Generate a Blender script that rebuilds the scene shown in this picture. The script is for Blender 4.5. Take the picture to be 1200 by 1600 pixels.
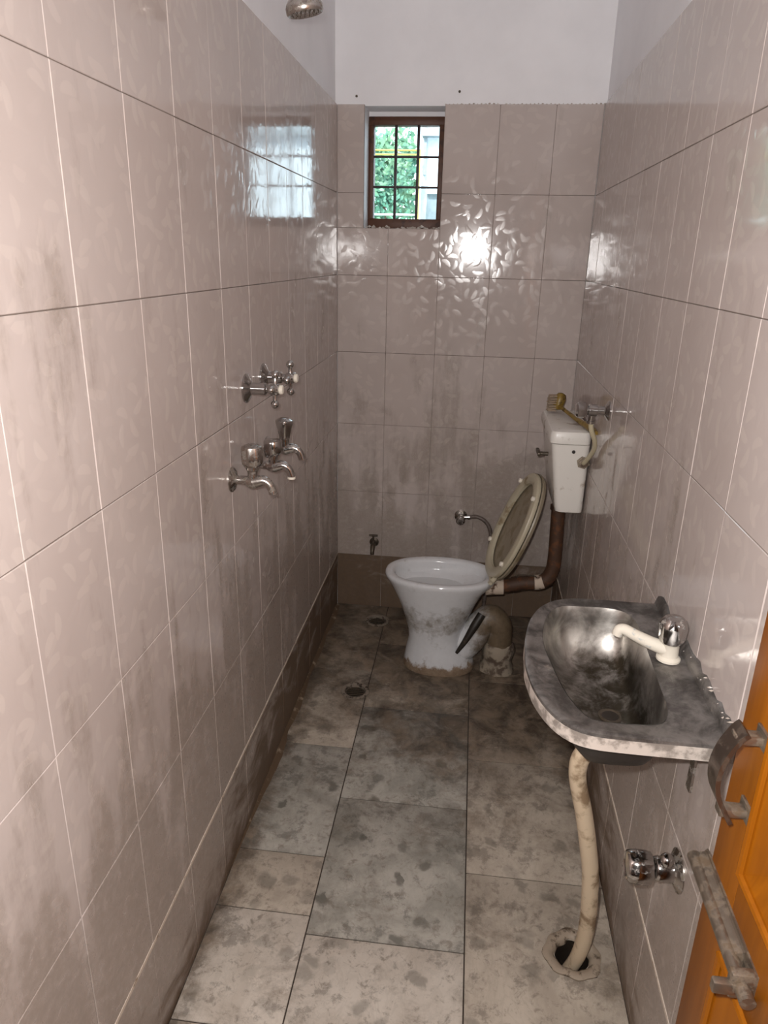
import bpy, bmesh, math, random
from mathutils import Vector, Matrix
random.seed(7)
R = math.radians
PI = math.pi
for o in list(bpy.data.objects): bpy.data.objects.remove(o)
sc = bpy.context.scene
C = sc.collection
W = 0.967            # room width
ZT = 2.052           # top of the tiling
ZS = 0.252           # top of the skirting row
ZC = 2.85            # ceiling
YF = -2.80           # front wall (doorway)

# ------------------------------------------------------------------ camera
cam = bpy.data.cameras.new('camera'); co = bpy.data.objects.new('camera', cam); C.objects.link(co)
CP = Vector((0.5461, -2.9678, 1.5278))
cr, cu, cf = Vector((0.99248816, 0.1205398, 0.0209145)), Vector((-0.06007231, 0.33123724, 0.94163327)), Vector((-0.10657663, 0.93581625, -0.33599014))
co.matrix_world = Matrix(((cr.x, cu.x, -cf.x, CP.x), (cr.y, cu.y, -cf.y, CP.y), (cr.z, cu.z, -cf.z, CP.z), (0, 0, 0, 1)))
cam.sensor_fit = 'VERTICAL'; cam.sensor_height = 36; cam.lens = 1123.26 / 1600 * 36
cam.clip_start = 0.02
sc.camera = co
# ------------------------------------------------------------------ world, light, exposure
w = bpy.data.worlds.new('world'); sc.world = w; w.use_nodes = True
bg = w.node_tree.nodes['Background']; bg.inputs[0].default_value = (0.78, 0.91, 1.0, 1); bg.inputs[1].default_value = 3.6
sun = bpy.data.lights.new('sun', 'SUN'); sun.energy = 8.0; sun.angle = R(8); sun.color = (1, .96, .9)
so = bpy.data.objects.new('sun', sun); C.objects.link(so); so.rotation_euler = (R(50), 0, R(-20))
# the phone's flash, beside its lens
fl = bpy.data.lights.new('phone_flash', 'SPOT'); fl.energy = 90; fl.spot_size = R(175); fl.spot_blend = 0.6
fl.shadow_soft_size = 0.012; fl.color = (1.0, 0.965, 0.94)
fo = bpy.data.objects.new('phone_flash', fl); C.objects.link(fo)
fo.location = CP + cr * -0.03 + cu * 0.04 + cf * 0.0
fo.rotation_euler = co.matrix_world.to_euler()
sc.view_settings.view_transform = 'Standard'; sc.view_settings.look = 'None'
sc.view_settings.gamma = 1; sc.view_settings.use_curve_mapping = False
sc.view_settings.exposure = 0.0

# ------------------------------------------------------------------ node helpers
def nd(nt, t, **kw):
    n = nt.nodes.new(t)
    for k, v in kw.items(): setattr(n, k, v)
    return n
def put(nt, sock, v):
    if v is None: return
    if isinstance(v, bpy.types.NodeSocket): nt.links.new(v, sock)
    elif isinstance(v, tuple) and len(v) == 3 and sock.type == 'RGBA': sock.default_value = (*v, 1)
    else: sock.default_value = v
def ma(nt, op, a, b=None, c=None, clamp=False):
    n = nd(nt, 'ShaderNodeMath', operation=op, use_clamp=clamp)
    put(nt, n.inputs[0], a); put(nt, n.inputs[1], b); put(nt, n.inputs[2], c)
    return n.outputs[0]
def vm(nt, op, a, b=None):
    n = nd(nt, 'ShaderNodeVectorMath', operation=op)
    put(nt, n.inputs[0], a); put(nt, n.inputs[1], b)
    return n.outputs[0]
def mr(nt, v, a, b, c=0.0, d=1.0):
    n = nd(nt, 'ShaderNodeMapRange', interpolation_type='SMOOTHSTEP')
    put(nt, n.inputs[0], v); n.inputs[1].default_value = a; n.inputs[2].default_value = b
    n.inputs[3].default_value = c; n.inputs[4].default_value = d
    return n.outputs[0]
def mix(nt, f, a, b):
    n = nd(nt, 'ShaderNodeMix', data_type='RGBA')
    put(nt, n.inputs[0], f); put(nt, n.inputs[6], a); put(nt, n.inputs[7], b)
    return n.outputs[2]
def mixf(nt, f, a, b):
    n = nd(nt, 'ShaderNodeMix', data_type='FLOAT')
    put(nt, n.inputs[0], f); put(nt, n.inputs[2], a); put(nt, n.inputs[3], b)
    return n.outputs[0]
def noise(nt, vec, scale, detail=4, rough=.55, dist=0.0):
    n = nd(nt, 'ShaderNodeTexNoise'); put(nt, n.inputs['Vector'], vec)
    n.inputs['Scale'].default_value = scale; n.inputs['Detail'].default_value = detail
    n.inputs['Roughness'].default_value = rough; n.inputs['Distortion'].default_value = dist
    return n.outputs['Fac']
def voro(nt, vec, scale, rnd=1.0, dim='3D'):
    n = nd(nt, 'ShaderNodeTexVoronoi', voronoi_dimensions=dim); put(nt, n.inputs['Vector'], vec)
    n.inputs['Scale'].default_value = scale; n.inputs['Randomness'].default_value = rnd
    return n
def pos(nt): return nd(nt, 'ShaderNodeNewGeometry').outputs['Position']
def sepv(nt, v):
    n = nd(nt, 'ShaderNodeSeparateXYZ'); put(nt, n.inputs[0], v); return n.outputs
def comb(nt, x, y, z):
    n = nd(nt, 'ShaderNodeCombineXYZ'); put(nt, n.inputs[0], x); put(nt, n.inputs[1], y); put(nt, n.inputs[2], z); return n.outputs[0]
def bump(nt, h, s=.3, d=.002, nrm=None):
    n = nd(nt, 'ShaderNodeBump'); n.inputs['Strength'].default_value = s; n.inputs['Distance'].default_value = d
    put(nt, n.inputs['Height'], h); put(nt, n.inputs['Normal'], nrm); return n.outputs[0]
def new_mat(name):
    m = bpy.data.materials.new(name); m.use_nodes = True
    nt = m.node_tree; b = nt.nodes['Principled BSDF']
    return m, nt, b
def setb(nt, b, col=None, rough=None, metal=None, nrm=None, spec=None):
    put(nt, b.inputs['Base Color'], col); put(nt, b.inputs['Roughness'], rough); put(nt, b.inputs['Metallic'], metal)
    if nrm is not None: put(nt, b.inputs['Normal'], nrm)
    if spec is not None: put(nt, b.inputs['Specular IOR Level'], spec)
def simple(name, col, rough=.5, metal=0.0, dirt=None, amount=.5, scale=30, drough=.7, bmp=.15, stretch=(1, 1, 1)):
    """a base colour with patchy dirt of its own colour on top"""
    m, nt, b = new_mat(name)
    p = vm(nt, 'MULTIPLY', pos(nt), stretch)
    n1 = noise(nt, p, scale, 6, .6)
    if dirt is None:
        setb(nt, b, mix(nt, mr(nt, n1, .3, .7), tuple(c * .9 for c in col), tuple(min(1, c * 1.07) for c in col)), rough, metal)
    else:
        f = mr(nt, n1, .72 - amount * .45, .86 - amount * .45)
        setb(nt, b, mix(nt, f, col, dirt), mixf(nt, f, rough, drough), ma(nt, 'MULTIPLY', ma(nt, 'SUBTRACT', 1.0, f), metal))
    if bmp: setb(nt, b, nrm=bump(nt, n1, bmp, .002))
    return m
# ------------------------------------------------------------------ materials
def leaf(nt, uv, scale, a, bb, k, off):
    v = vm(nt, 'ADD', uv, off)
    vo = voro(nt, v, scale, .85, '2D')
    loc = vm(nt, 'SUBTRACT', v, vo.outputs['Position'])
    cs = nd(nt, 'ShaderNodeSeparateColor'); put(nt, cs.inputs[0], vo.outputs['Color'])
    rt = nd(nt, 'ShaderNodeVectorRotate', rotation_type='Z_AXIS')
    put(nt, rt.inputs['Vector'], loc); put(nt, rt.inputs['Angle'], ma(nt, 'MULTIPLY', cs.outputs[0], 6.283))
    s = sepv(nt, rt.outputs[0])
    u = s[0]; w_ = ma(nt, 'SUBTRACT', s[1], ma(nt, 'MULTIPLY', ma(nt, 'MULTIPLY', u, u), k))
    d1 = ma(nt, 'DIVIDE', u, a); d2 = ma(nt, 'DIVIDE', w_, bb)
    d = ma(nt, 'ADD', ma(nt, 'MULTIPLY', d1, d1), ma(nt, 'MULTIPLY', d2, d2))
    return ma(nt, 'MULTIPLY', mr(nt, d, 1.1, .55), mr(nt, cs.outputs[2], .25, .8)), ma(nt, 'MULTIPLY', mr(nt, d, 1.2, 0.0), cs.outputs[1])
def tile_mat(name, side, skirt=False):
    m, nt, b = new_mat(name)
    p = pos(nt); s = sepv(nt, p)
    u = s[1] if side else s[0]
    uv = comb(nt, u, s[2], 0.0)
    l1, h1 = leaf(nt, uv, 23, .021, .0085, 13, (0, 0, 0))
    l2, h2 = leaf(nt, uv, 19, .023, .0090, -11, (3.31, 1.77, 0))
    lf = ma(nt, 'MAXIMUM', l1, l2); hh = ma(nt, 'MAXIMUM', h1, h2)
    oi = nd(nt, 'ShaderNodeObjectInfo').outputs['Random']
    big = noise(nt, uv, 2.2, 4)
    base = mix(nt, mr(nt, big, .3, .7), (.485, .415, .385), (.55, .48, .452))
    base = mix(nt, ma(nt, 'MULTIPLY', oi, .25), base, (.47, .405, .378))
    base = mix(nt, ma(nt, 'MULTIPLY', lf, .19), base, (.70, .62, .56))
    # grime: runs and splashes, patchy
    st = noise(nt, vm(nt, 'MULTIPLY', uv, (9, 1.6, 1)), 1.6, 6, .62)
    bl = noise(nt, uv, 3.0, 6, .62, .4)
    low = mr(nt, s[2], 1.25, .25)
    g = ma(nt, 'ADD', ma(nt, 'MULTIPLY', st, .5), ma(nt, 'MULTIPLY', bl, .5))
    g = mr(nt, ma(nt, 'ADD', g, ma(nt, 'MULTIPLY', low, .19)), .53, .69)
    fine = noise(nt, uv, 60, 4, .7)
    g = ma(nt, 'MULTIPLY', g, mr(nt, fine, .25, .6, .55, 1))
    gcol = mix(nt, noise(nt, uv, 5, 2), (.20, .165, .135), (.26, .20, .15))
    col = mix(nt, ma(nt, 'MULTIPLY', g, .62), base, gcol)
    rough = mixf(nt, g, .065, .34)
    rough = ma(nt, 'ADD', ma(nt, 'ADD', rough, ma(nt, 'MULTIPLY', fine, .03)), ma(nt, 'MULTIPLY', lf, .10))
    if skirt:
        br = noise(nt, vm(nt, 'MULTIPLY', uv, (2.0, 4.5, 1)), 2.4, 6, .65, .6)
        far = mr(nt, s[1], -2.0, -1.0, 0.0, .27 if side else .36)
        edge = mr(nt, s[2], .14, .01, 0.0, .16)
        f = mr(nt, ma(nt, 'ADD', ma(nt, 'ADD', br, far), edge), .56, .82)
        col = mix(nt, ma(nt, 'MULTIPLY', f, .9), col, mix(nt, fine, (.055, .032, .016), (.17, .10, .05)))
        rough = mixf(nt, f, rough, .55)
    hgt = ma(nt, 'ADD', ma(nt, 'MULTIPLY', hh, 1.0), ma(nt, 'MULTIPLY', noise(nt, uv, 14, 3), .15))
    setb(nt, b, col, rough, 0.0, bump(nt, hgt, .15, .0010), .62)
    return m
TILE_S = tile_mat('glazed_tile_side', True); TILE_B = tile_mat('glazed_tile_back', False)
SKIRT_S = tile_mat('stained_tile_side', True, True); SKIRT_B = tile_mat('stained_tile_back', False, True)
m, nt, b = new_mat('grout'); p = pos(nt); s = sepv(nt, p)
t = ma(nt, 'FRACT', ma(nt, 'DIVIDE', ma(nt, 'SUBTRACT', s[2], ZS - .15), .3))
row = ma(nt, 'MULTIPLY', mr(nt, ma(nt, 'ABSOLUTE', ma(nt, 'SUBTRACT', t, .5)), .03, .02), mr(nt, s[2], .95, 1.05))
n1 = noise(nt, p, 7, 5, .65)
c = mix(nt, mr(nt, n1, .35, .62), (.21, .172, .147), (.36, .31, .275))
c = mix(nt, ma(nt, 'MULTIPLY', row, mr(nt, n1, .3, .5, .5, 1)), c, (.155, .125, .105))
setb(nt, b, c, .85); GROUT = m
PALEGROUT = simple('pale_grout', (.66, .57, .48), .85, 0, (.22, .15, .09), .35, 20)
m, nt, b = new_mat('white_paint'); n1 = noise(nt, pos(nt), 3, 6, .6); n2 = noise(nt, pos(nt), 90, 3)
setb(nt, b, mix(nt, mr(nt, n1, .3, .7), (.82, .81, .83), (.89, .88, .90)), .6, 0, bump(nt, ma(nt, 'ADD', n1, ma(nt, 'MULTIPLY', n2, .3)), .2, .003)); PAINT = m
PLASTER = simple('bare_plaster', (.42, .36, .31), .9, 0, (.70, .67, .64), .5, 60, .9, .6)

def marble(name, c1, c2, spots, brown):
    m, nt, b = new_mat(name)
    p = pos(nt); s = sepv(nt, p)
    uv = comb(nt, s[0], s[1], 0.0)
    ofs = nd(nt, 'ShaderNodeObjectInfo').outputs['Random']
    uo = vm(nt, 'ADD', uv, comb(nt, ma(nt, 'MULTIPLY', ofs, 7.0), ma(nt, 'MULTIPLY', ofs, 3.0), 0.0))
    cl = noise(nt, uo, 6, 8, .68, .4)
    col = mix(nt, mr(nt, cl, .32, .68), c1, c2)
    vein = noise(nt, vm(nt, 'MULTIPLY', uo, (5, 2.2, 1)), 2.2, 5, .6, 2.2)
    vf = mr(nt, ma(nt, 'ABSOLUTE', ma(nt, 'SUBTRACT', vein, .5)), .05, .0)
    col = mix(nt, ma(nt, 'MULTIPLY', vf, .12), col, tuple(c * .5 for c in c1))
    # dark spots left by standing water
    dv = vm(nt, 'ADD', uo, vm(nt, 'MULTIPLY', comb(nt, noise(nt, uo, 18), noise(nt, vm(nt, 'ADD', uo, (5, 5, 0)), 18), 0.0), (.075, .075, 0)))
    vo = voro(nt, dv, 16, 1, '2D'); cs = nd(nt, 'ShaderNodeSeparateColor'); put(nt, cs.inputs[0], vo.outputs['Color'])
    sp = ma(nt, 'MULTIPLY', mr(nt, vo.outputs['Distance'], .42, .18), mr(nt, cs.outputs[0], .55, 1.0))
    col = mix(nt, ma(nt, 'MULTIPLY', sp, spots * .8), col, (.085, .08, .065))
    # brown grime: everywhere a little, thick about the toilet's foot and along the left wall
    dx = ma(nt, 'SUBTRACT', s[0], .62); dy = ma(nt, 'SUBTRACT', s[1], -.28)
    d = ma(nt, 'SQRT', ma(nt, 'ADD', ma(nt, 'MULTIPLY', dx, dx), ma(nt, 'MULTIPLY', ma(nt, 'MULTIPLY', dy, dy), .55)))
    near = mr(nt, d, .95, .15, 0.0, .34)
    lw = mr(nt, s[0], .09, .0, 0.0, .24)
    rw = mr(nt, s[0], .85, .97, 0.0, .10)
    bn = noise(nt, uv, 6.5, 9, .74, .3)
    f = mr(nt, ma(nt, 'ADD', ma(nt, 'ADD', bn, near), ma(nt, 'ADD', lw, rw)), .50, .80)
    fine = noise(nt, uv, 55, 5, .7)
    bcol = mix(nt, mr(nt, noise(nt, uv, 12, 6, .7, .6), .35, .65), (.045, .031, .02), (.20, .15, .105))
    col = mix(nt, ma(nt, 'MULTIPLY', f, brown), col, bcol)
    bl2 = noise(nt, vm(nt, 'ADD', uv, (9, 4, 0)), 9, 9, .78, .15)
    col = mix(nt, mr(nt, bl2, .53, .60, 0, .55), col, tuple(c * .40 for c in c1))
    col = mix(nt, mr(nt, bl2, .40, .34, 0, .35), col, tuple(min(1, c * 1.25) for c in c2))
    sc2 = noise(nt, uv, 34, 6, .75, .5)
    col = mix(nt, mr(nt, sc2, .52, .66, 0, .6), col, (.17, .14, .11))
    setb(nt, b, col, mixf(nt, f, mixf(nt, cl, .26, .5), .5), 0.0, bump(nt, ma(nt, 'ADD', bn, ma(nt, 'MULTIPLY', fine, .5)), .25, .002), .45)
    return m
MARB = [marble('marble_white', (.50, .44, .375), (.62, .56, .49), .55, .9), marble('marble_grey', (.27, .255, .22), (.46, .43, .38), .9, .9),
        marble('marble_beige', (.37, .315, .255), (.50, .435, .36), .6, .92), marble('marble_brown', (.24, .195, .15), (.36, .30, .24), .4, .95)]
MORTAR = simple('brown_mortar', (.10, .062, .034), .8, 0, (.30, .23, .16), .35, 25, .8, .6)
JOINT = simple('dark_joint', (.055, .042, .033), .9)

m, nt, b = new_mat('stained_ceramic'); p = pos(nt); s = sepv(nt, p)
n1 = noise(nt, p, 11, 7, .72, 0); n2 = noise(nt, p, 45, 5, .7)
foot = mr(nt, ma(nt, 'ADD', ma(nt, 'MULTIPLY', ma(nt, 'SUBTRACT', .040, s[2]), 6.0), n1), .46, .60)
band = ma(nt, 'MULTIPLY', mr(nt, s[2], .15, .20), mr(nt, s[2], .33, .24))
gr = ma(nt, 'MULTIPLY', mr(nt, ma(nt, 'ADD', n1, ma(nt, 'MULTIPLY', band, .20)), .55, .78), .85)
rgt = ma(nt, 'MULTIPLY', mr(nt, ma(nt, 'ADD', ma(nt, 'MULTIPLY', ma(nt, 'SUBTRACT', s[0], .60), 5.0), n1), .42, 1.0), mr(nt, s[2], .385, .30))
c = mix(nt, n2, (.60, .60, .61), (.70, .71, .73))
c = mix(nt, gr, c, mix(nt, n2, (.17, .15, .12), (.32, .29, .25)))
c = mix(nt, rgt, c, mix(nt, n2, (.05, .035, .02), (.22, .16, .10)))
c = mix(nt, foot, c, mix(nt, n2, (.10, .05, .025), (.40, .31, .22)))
setb(nt, b, c, mixf(nt, ma(nt, 'MAXIMUM', foot, ma(nt, 'MAXIMUM', gr, rgt)), .10, .55), 0, bump(nt, n1, .08, .002)); CERAMIC = m
CRUST = simple('crusted_cement', (.30, .25, .19), .8, 0, (.10, .07, .05), .55, 22, .8, .7)
SEAT = simple('yellowed_plastic', (.47, .42, .31), .35, 0, (.26, .20, .12), .35, 14, .5, .1)
LIDM = simple('grimy_plastic', (.27, .225, .16), .4, 0, (.19, .15, .09), .5, 12, .5, .1)
CIST = simple('dirty_white_plastic', (.78, .75, .70), .3, 0, (.36, .29, .21), .38, 16, .5, .08)
RUST = simple('rusted_iron', (.060, .027, .013), .65, 0, (.13, .05, .02), .45, 30, .8, .5)
PAINTSPOT = simple('flaking_paint', (.55, .45, .36), .7, 0, (.09, .045, .025), .45, 40, .8, .5)
CHROME = simple('worn_chrome', (.50, .488, .475), .14, 1.0, (.30, .26, .22), .28, 60, .45, .05)
OLDCHROME = simple('dull_chrome', (.46, .43, .40), .26, 1.0, (.16, .13, .10), .45, 70, .6, .1)
DARKMETAL = simple('blackened_brass', (.10, .08, .06), .4, .6, (.05, .035, .02), .5, 70, .7, .3)
BUTTON = simple('ivory_button', (.80, .74, .64), .35)
LIME = simple('limescale_crust', (.66, .61, .52), .75, 0, (.30, .36, .38), .35, 55, .7, .8)
HOSE = simple('cream_hose', (.60, .48, .34), .45, 0, (.25, .17, .10), .50, 15, .7, .15)
GREYHOSE = simple('grey_hose', (.13, .10, .085), .45, 0, (.06, .045, .035), .4, 60)
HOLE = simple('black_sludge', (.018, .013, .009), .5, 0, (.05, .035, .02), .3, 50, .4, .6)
RING = simple('encrusted_ring', (.30, .24, .18), .6, 0, (.08, .055, .035), .5, 45, .8, .7)
DRAINM = simple('corroded_drain', (.27, .225, .18), .5, .3, (.05, .035, .025), .5, 60, .8, .5)
m, nt, b = new_mat('scaled_steel'); p = pos(nt)
n1 = noise(nt, p, 14, 6, .62, .6); n2 = noise(nt, p, 70, 4, .7); n3 = noise(nt, vm(nt, 'ADD', p, (4, 2, 1)), 22, 6, .66, .3)
c = mix(nt, mr(nt, n1, .35, .65), (.20, .185, .17), (.50, .475, .44))
f = mr(nt, n3, .60, .74, 0, .7)
c = mix(nt, f, c, (.42, .36, .28))
sz = sepv(nt, p); dark_refl = mr(nt, ma(nt, 'ADD', ma(nt, 'MULTIPLY', ma(nt, 'SUBTRACT', .775, sz[2]), 5.0), ma(nt, 'ADD', n3, ma(nt, 'MULTIPLY', ma(nt, 'SUBTRACT', sz[0], .83), 2.0))), .45, .75)  # bowl's dark reflection painted in towards bottom and right, broken up by stain noise
c = mix(nt, dark_refl, c, mix(nt, n2, (.035, .028, .020), (.10, .085, .06)))
setb(nt, b, c, mixf(nt, n1, .26, .44), ma(nt, 'SUBTRACT', .92, f), bump(nt, ma(nt, 'ADD', n1, ma(nt, 'MULTIPLY', n2, .25)), .12, .002)); STEEL = m
m, nt, b = new_mat('tarnished_rim'); p = pos(nt)
n1 = noise(nt, p, 18, 7, .68, .4); n2 = noise(nt, p, 80, 4, .7)
c = mix(nt, mr(nt, n1, .36, .66), (.070, .063, .058), (.235, .218, .205))
f = mr(nt, noise(nt, vm(nt, 'ADD', p, (2, 7, 1)), 15, 6, .7), .60, .72, 0, .6); c = mix(nt, f, c, (.40, .36, .31))
setb(nt, b, c, mixf(nt, n2, .28, .5), ma(nt, 'SUBTRACT', .55, ma(nt, 'MULTIPLY', f, .5)), bump(nt, n1, .15, .002)); RIM = m
LIP = simple('limescaled_lip', (.52, .46, .41), .6, 0, (.22, .19, .165), .62, 26, .7, .3)
BLACKPAINT = simple('black_underside', (.028, .024, .021), .5, 0, (.22, .18, .14), .22, 45, .7, .3)
m, nt, b = new_mat('varnished_wood'); p = pos(nt)
gr = noise(nt, vm(nt, 'MULTIPLY', p, (30, 30, 2.2)), 1.6, 6, .6, .6); n2 = noise(nt, p, 5, 4)
c = mix(nt, mr(nt, gr, .3, .7), (.235, .070, .002), (.31, .098, .003)); c = mix(nt, mr(nt, n2, .5, .75, 0, .4), c, (.13, .036, .002))
setb(nt, b, c, .42, 0, bump(nt, gr, .08, .002), .3); WOOD = m
DOORMETAL = simple('worn_door_metal', (.30, .25, .20), .36, .85, (.12, .085, .055), .55, 45, .6, .25)
HANDLEM = simple('blackened_handle', (.13, .10, .08), .28, .8, (.05, .035, .025), .5, 40, .5, .2)
FRAMEW = simple('brown_frame_paint', (.085, .026, .008), .5, 0, (.045, .016, .008), .4, 40, .6, .2)
BARM = simple('rusty_bar', (.030, .016, .020), .5, .0, (.055, .025, .015), .4, 60)
m, nt, b = new_mat('window_glass')
lp = nd(nt, 'ShaderNodeBsdfTransparent'); gl = nd(nt, 'ShaderNodeBsdfGlossy'); gl.inputs['Roughness'].default_value = .05
lp.inputs[0].default_value = (.93, .97, .97, 1); ms = nd(nt, 'ShaderNodeMixShader'); fr = nd(nt, 'ShaderNodeFresnel'); fr.inputs[0].default_value = 1.45
nt.links.new(fr.outputs[0], ms.inputs[0]); nt.links.new(lp.outputs[0], ms.inputs[1]); nt.links.new(gl.outputs[0], ms.inputs[2])
nt.links.new(ms.outputs[0], nt.nodes['Material Output'].inputs[0]); GLASS = m
m, nt, b = new_mat('water'); setb(nt, b, (.60, .61, .62), .06); WATER = m
YELLOW = simple('yellow_paint', (.42, .33, .07), .5)
BWHITE = simple('white_render', (.78, .86, .94), .7)
BGREY = simple('grey_render', (.30, .36, .40), .7)
LEAFM = simple('green_leaf', (.075, .22, .15), .5, 0, (.15, .30, .17), .6, 3, .5, 0)
BARK = simple('bark', (.12, .08, .05), .9)
SOIL = simple('outdoor_ground', (.30, .28, .24), .9)
BRISTLE = simple('grey_bristle', (.34, .26, .19), .8, 0, (.14, .08, .04), .35, 80)
BRUSHY = simple('yellow_brown_plastic', (.23, .145, .022), .35, 0, (.08, .045, .01), .45, 35)

# ------------------------------------------------------------------ geometry helpers
def mesh_from(name, verts, faces, mats, idx=None, smooth=None):
    me = bpy.data.meshes.new(name); me.from_pydata([tuple(v) for v in verts], [], faces)
    bm = bmesh.new(); bm.from_mesh(me); bmesh.ops.recalc_face_normals(bm, faces=bm.faces); bm.to_mesh(me); bm.free()
    if not isinstance(mats, (list, tuple)): mats = [mats]
    for q in mats: me.materials.append(q)
    if idx:
        for f, i in zip(me.polygons, idx): f.material_index = i
    if smooth is not None:
        me.shade_smooth(); me.set_sharp_from_angle(angle=R(smooth))
    me.update()
    return me
def link(name, me, parent=None):
    o = bpy.data.objects.new(name, me); C.objects.link(o); o.parent = parent
    return o
def tag(o, label=None, cat=None, group=None, kind=None):
    if label: o['label'] = label
    if cat: o['category'] = cat
    if group: o['group'] = group
    if kind: o['kind'] = kind
    return o
def empty(name, label=None, cat=None, group=None, kind=None, loc=(0, 0, 0)):
    o = link(name, None); o.location = loc; o.empty_display_size = .05
    return tag(o, label, cat, group, kind)
class MB:
    """collects shapes; build() links them as one mesh object"""
    def __init__(s): s.v = []; s.f = []; s.i = []
    def add(s, vs, fs, mi=0):
        n = len(s.v); s.v += [Vector(v) for v in vs]; s.f += [tuple(n + k for k in f) for f in fs]; s.i += [mi] * len(fs)
        return s
    def box(s, x0, x1, y0, y1, z0, z1, mi=0):
        vs = [(x, y, z) for z in (z0, z1) for y in (y0, y1) for x in (x0, x1)]
        return s.add(vs, [(0, 2, 3, 1), (4, 5, 7, 6), (0, 1, 5, 4), (2, 6, 7, 3), (0, 4, 6, 2), (1, 3, 7, 5)], mi)
    def cbox(s, x0, x1, y0, y1, z0, z1, c=.003, mi=0):
        """box with chamfered edges"""
        bm = bmesh.new(); bmesh.ops.create_cube(bm, size=1)
        for v in bm.verts: v.co = Vector(((x0 + x1) / 2 + v.co.x * (x1 - x0), (y0 + y1) / 2 + v.co.y * (y1 - y0), (z0 + z1) / 2 + v.co.z * (z1 - z0)))
        bmesh.ops.bevel(bm, geom=list(bm.edges), offset=c, segments=2, affect='EDGES', profile=.5)
        bm.verts.index_update(); s.add([v.co.copy() for v in bm.verts], [tuple(v.index for v in f.verts) for f in bm.faces], mi); bm.free()
        return s
    def loft(s, rings, cap0=True, cap1=True, mi=0, closed=True):
        n = len(rings[0]); vs = [p for r in rings for p in r]; fs = []
        for a in range(len(rings) - 1):
            for k in range(n if closed else n - 1):
                k2 = (k + 1) % n; fs.append((a * n + k, a * n + k2, (a + 1) * n + k2, (a + 1) * n + k))
        if cap0: fs.append(tuple(range(n)))
        if cap1: fs.append(tuple((len(rings) - 1) * n + k for k in range(n)))
        return s.add(vs, fs, mi)
    def lathe(s, prof, org=(0, 0, 0), axis=(0, 0, 1), n=24, cap0=True, cap1=True, mi=0, wob=None):
        a = Vector(axis).normalized(); u = a.orthogonal().normalized(); v = a.cross(u); org = Vector(org)
        rings = []
        for (r, h) in prof:
            rr = max(r, 1e-5)
            rings.append([org + a * h + (u * math.cos(2 * PI * k / n) + v * math.sin(2 * PI * k / n)) * rr * (wob(2 * PI * k / n, h) if wob else 1) for k in range(n)])
        return s.loft(rings, cap0, cap1, mi)
    def tube(s, pts, rad, n=14, sub=6, mi=0, caps=True, flat=None):
        """smooth tube through points; rad a number or one per point; flat=(ru, rv) for a strap"""
        P = [Vector(p) for p in pts]; rs = rad if isinstance(rad, (list, tuple)) else [rad] * len(P)
        Q = []; QR = []
        for k in range(len(P) - 1):
            p0 = P[max(k - 1, 0)]; p1 = P[k]; p2 = P[k + 1]; p3 = P[min(k + 2, len(P) - 1)]
            for j in range(sub):
                t = j / sub
                Q.append(.5 * ((2 * p1) + (p2 - p0) * t + (2 * p0 - 5 * p1 + 4 * p2 - p3) * t * t + (3 * p1 - p0 - 3 * p2 + p3) * t ** 3)); QR.append(rs[k] + (rs[k + 1] - rs[k]) * t)
        Q.append(P[-1]); QR.append(rs[-1])
        T = [(Q[min(k + 1, len(Q) - 1)] - Q[max(k - 1, 0)]).normalized() for k in range(len(Q))]
        u = T[0].orthogonal().normalized()
        if flat: u = (Vector(flat[2]) - T[0] * T[0].dot(Vector(flat[2]))).normalized()
        rings = []
        for q, r, t in zip(Q, QR, T):
            u = (u - t * u.dot(t)).normalized(); v = t.cross(u)
            if flat:
                rings.append([q + u * (flat[0] * a) + v * (flat[1] * b_) for a, b_ in ((-1, -1), (1, -1), (1, 1), (-1, 1))])
            else:
                rings.append([q + (u * math.cos(2 * PI * k / n) + v * math.sin(2 * PI * k / n)) * r for k in range(n)])
        return s.loft(rings, caps, caps, mi)
    def ball(s, c, r, n=12, mi=0, squash=1.0, axis=(0, 0, 1)):
        return s.lathe([(r * math.sin(PI * k / 8), -r * squash * math.cos(PI * k / 8)) for k in range(9)], c, axis, n, False, False, mi)
    def build(s, name, mats, parent=None, smooth=35):
        return link(name, mesh_from(name, s.v, s.f, mats, s.i, smooth), parent)

def cut(o, cutters):
    """really cut holes into an object's mesh"""
    for (x, y, r) in cutters:
        cm = MB().lathe([(r, -.15), (r, .05)], (x, y, 0), n=28)
        t = link('cutter', mesh_from('cutter', cm.v, cm.f, JOINT))
        md = o.modifiers.new('b', 'BOOLEAN'); md.operation = 'DIFFERENCE'; md.object = t; md.solver = 'EXACT'
        bpy.context.view_layer.update()
        me = bpy.data.meshes.new_from_object(o.evaluated_get(bpy.context.evaluated_depsgraph_get()))
        o.modifiers.clear(); o.data = me
        bpy.data.objects.remove(t)

# ------------------------------------------------------------------ the room shell
TT = .008          # tile thickness
DRAINS = [(.205, -.145, .040), (.195, -.700, .040), (.865, -1.688, .041)]
fl_o = MB().box(-.15, W + .15, YF - .15, .2, -.2, -.020).build('floor', JOINT, smooth=None)
tag(fl_o, 'old stained marble floor laid in three columns of slabs', 'floor', kind='structure'); cut(fl_o, DRAINS)
jb = MB().box(0, W, YF, 0, -.021, -.0025).build('joint_bed', JOINT, fl_o, smooth=None); cut(jb, DRAINS)
def floor_tile(x0, x1, y0, y1, mi):
    g = .0016
    mb = MB().cbox(x0 + g, x1 - g, y0 + g, y1 - g, -.020, 0, .0012)
    o = mb.build('floor_tile', MARB[mi], fl_o, smooth=30)
    for d in DRAINS:
        if x0 - .05 < d[0] < x1 + .05 and y0 - .05 < d[1] < y1 + .05: cut(o, [d])
    o.rotation_euler = (0, 0, 0)
    return o
XA, XB = .238, .615
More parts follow.
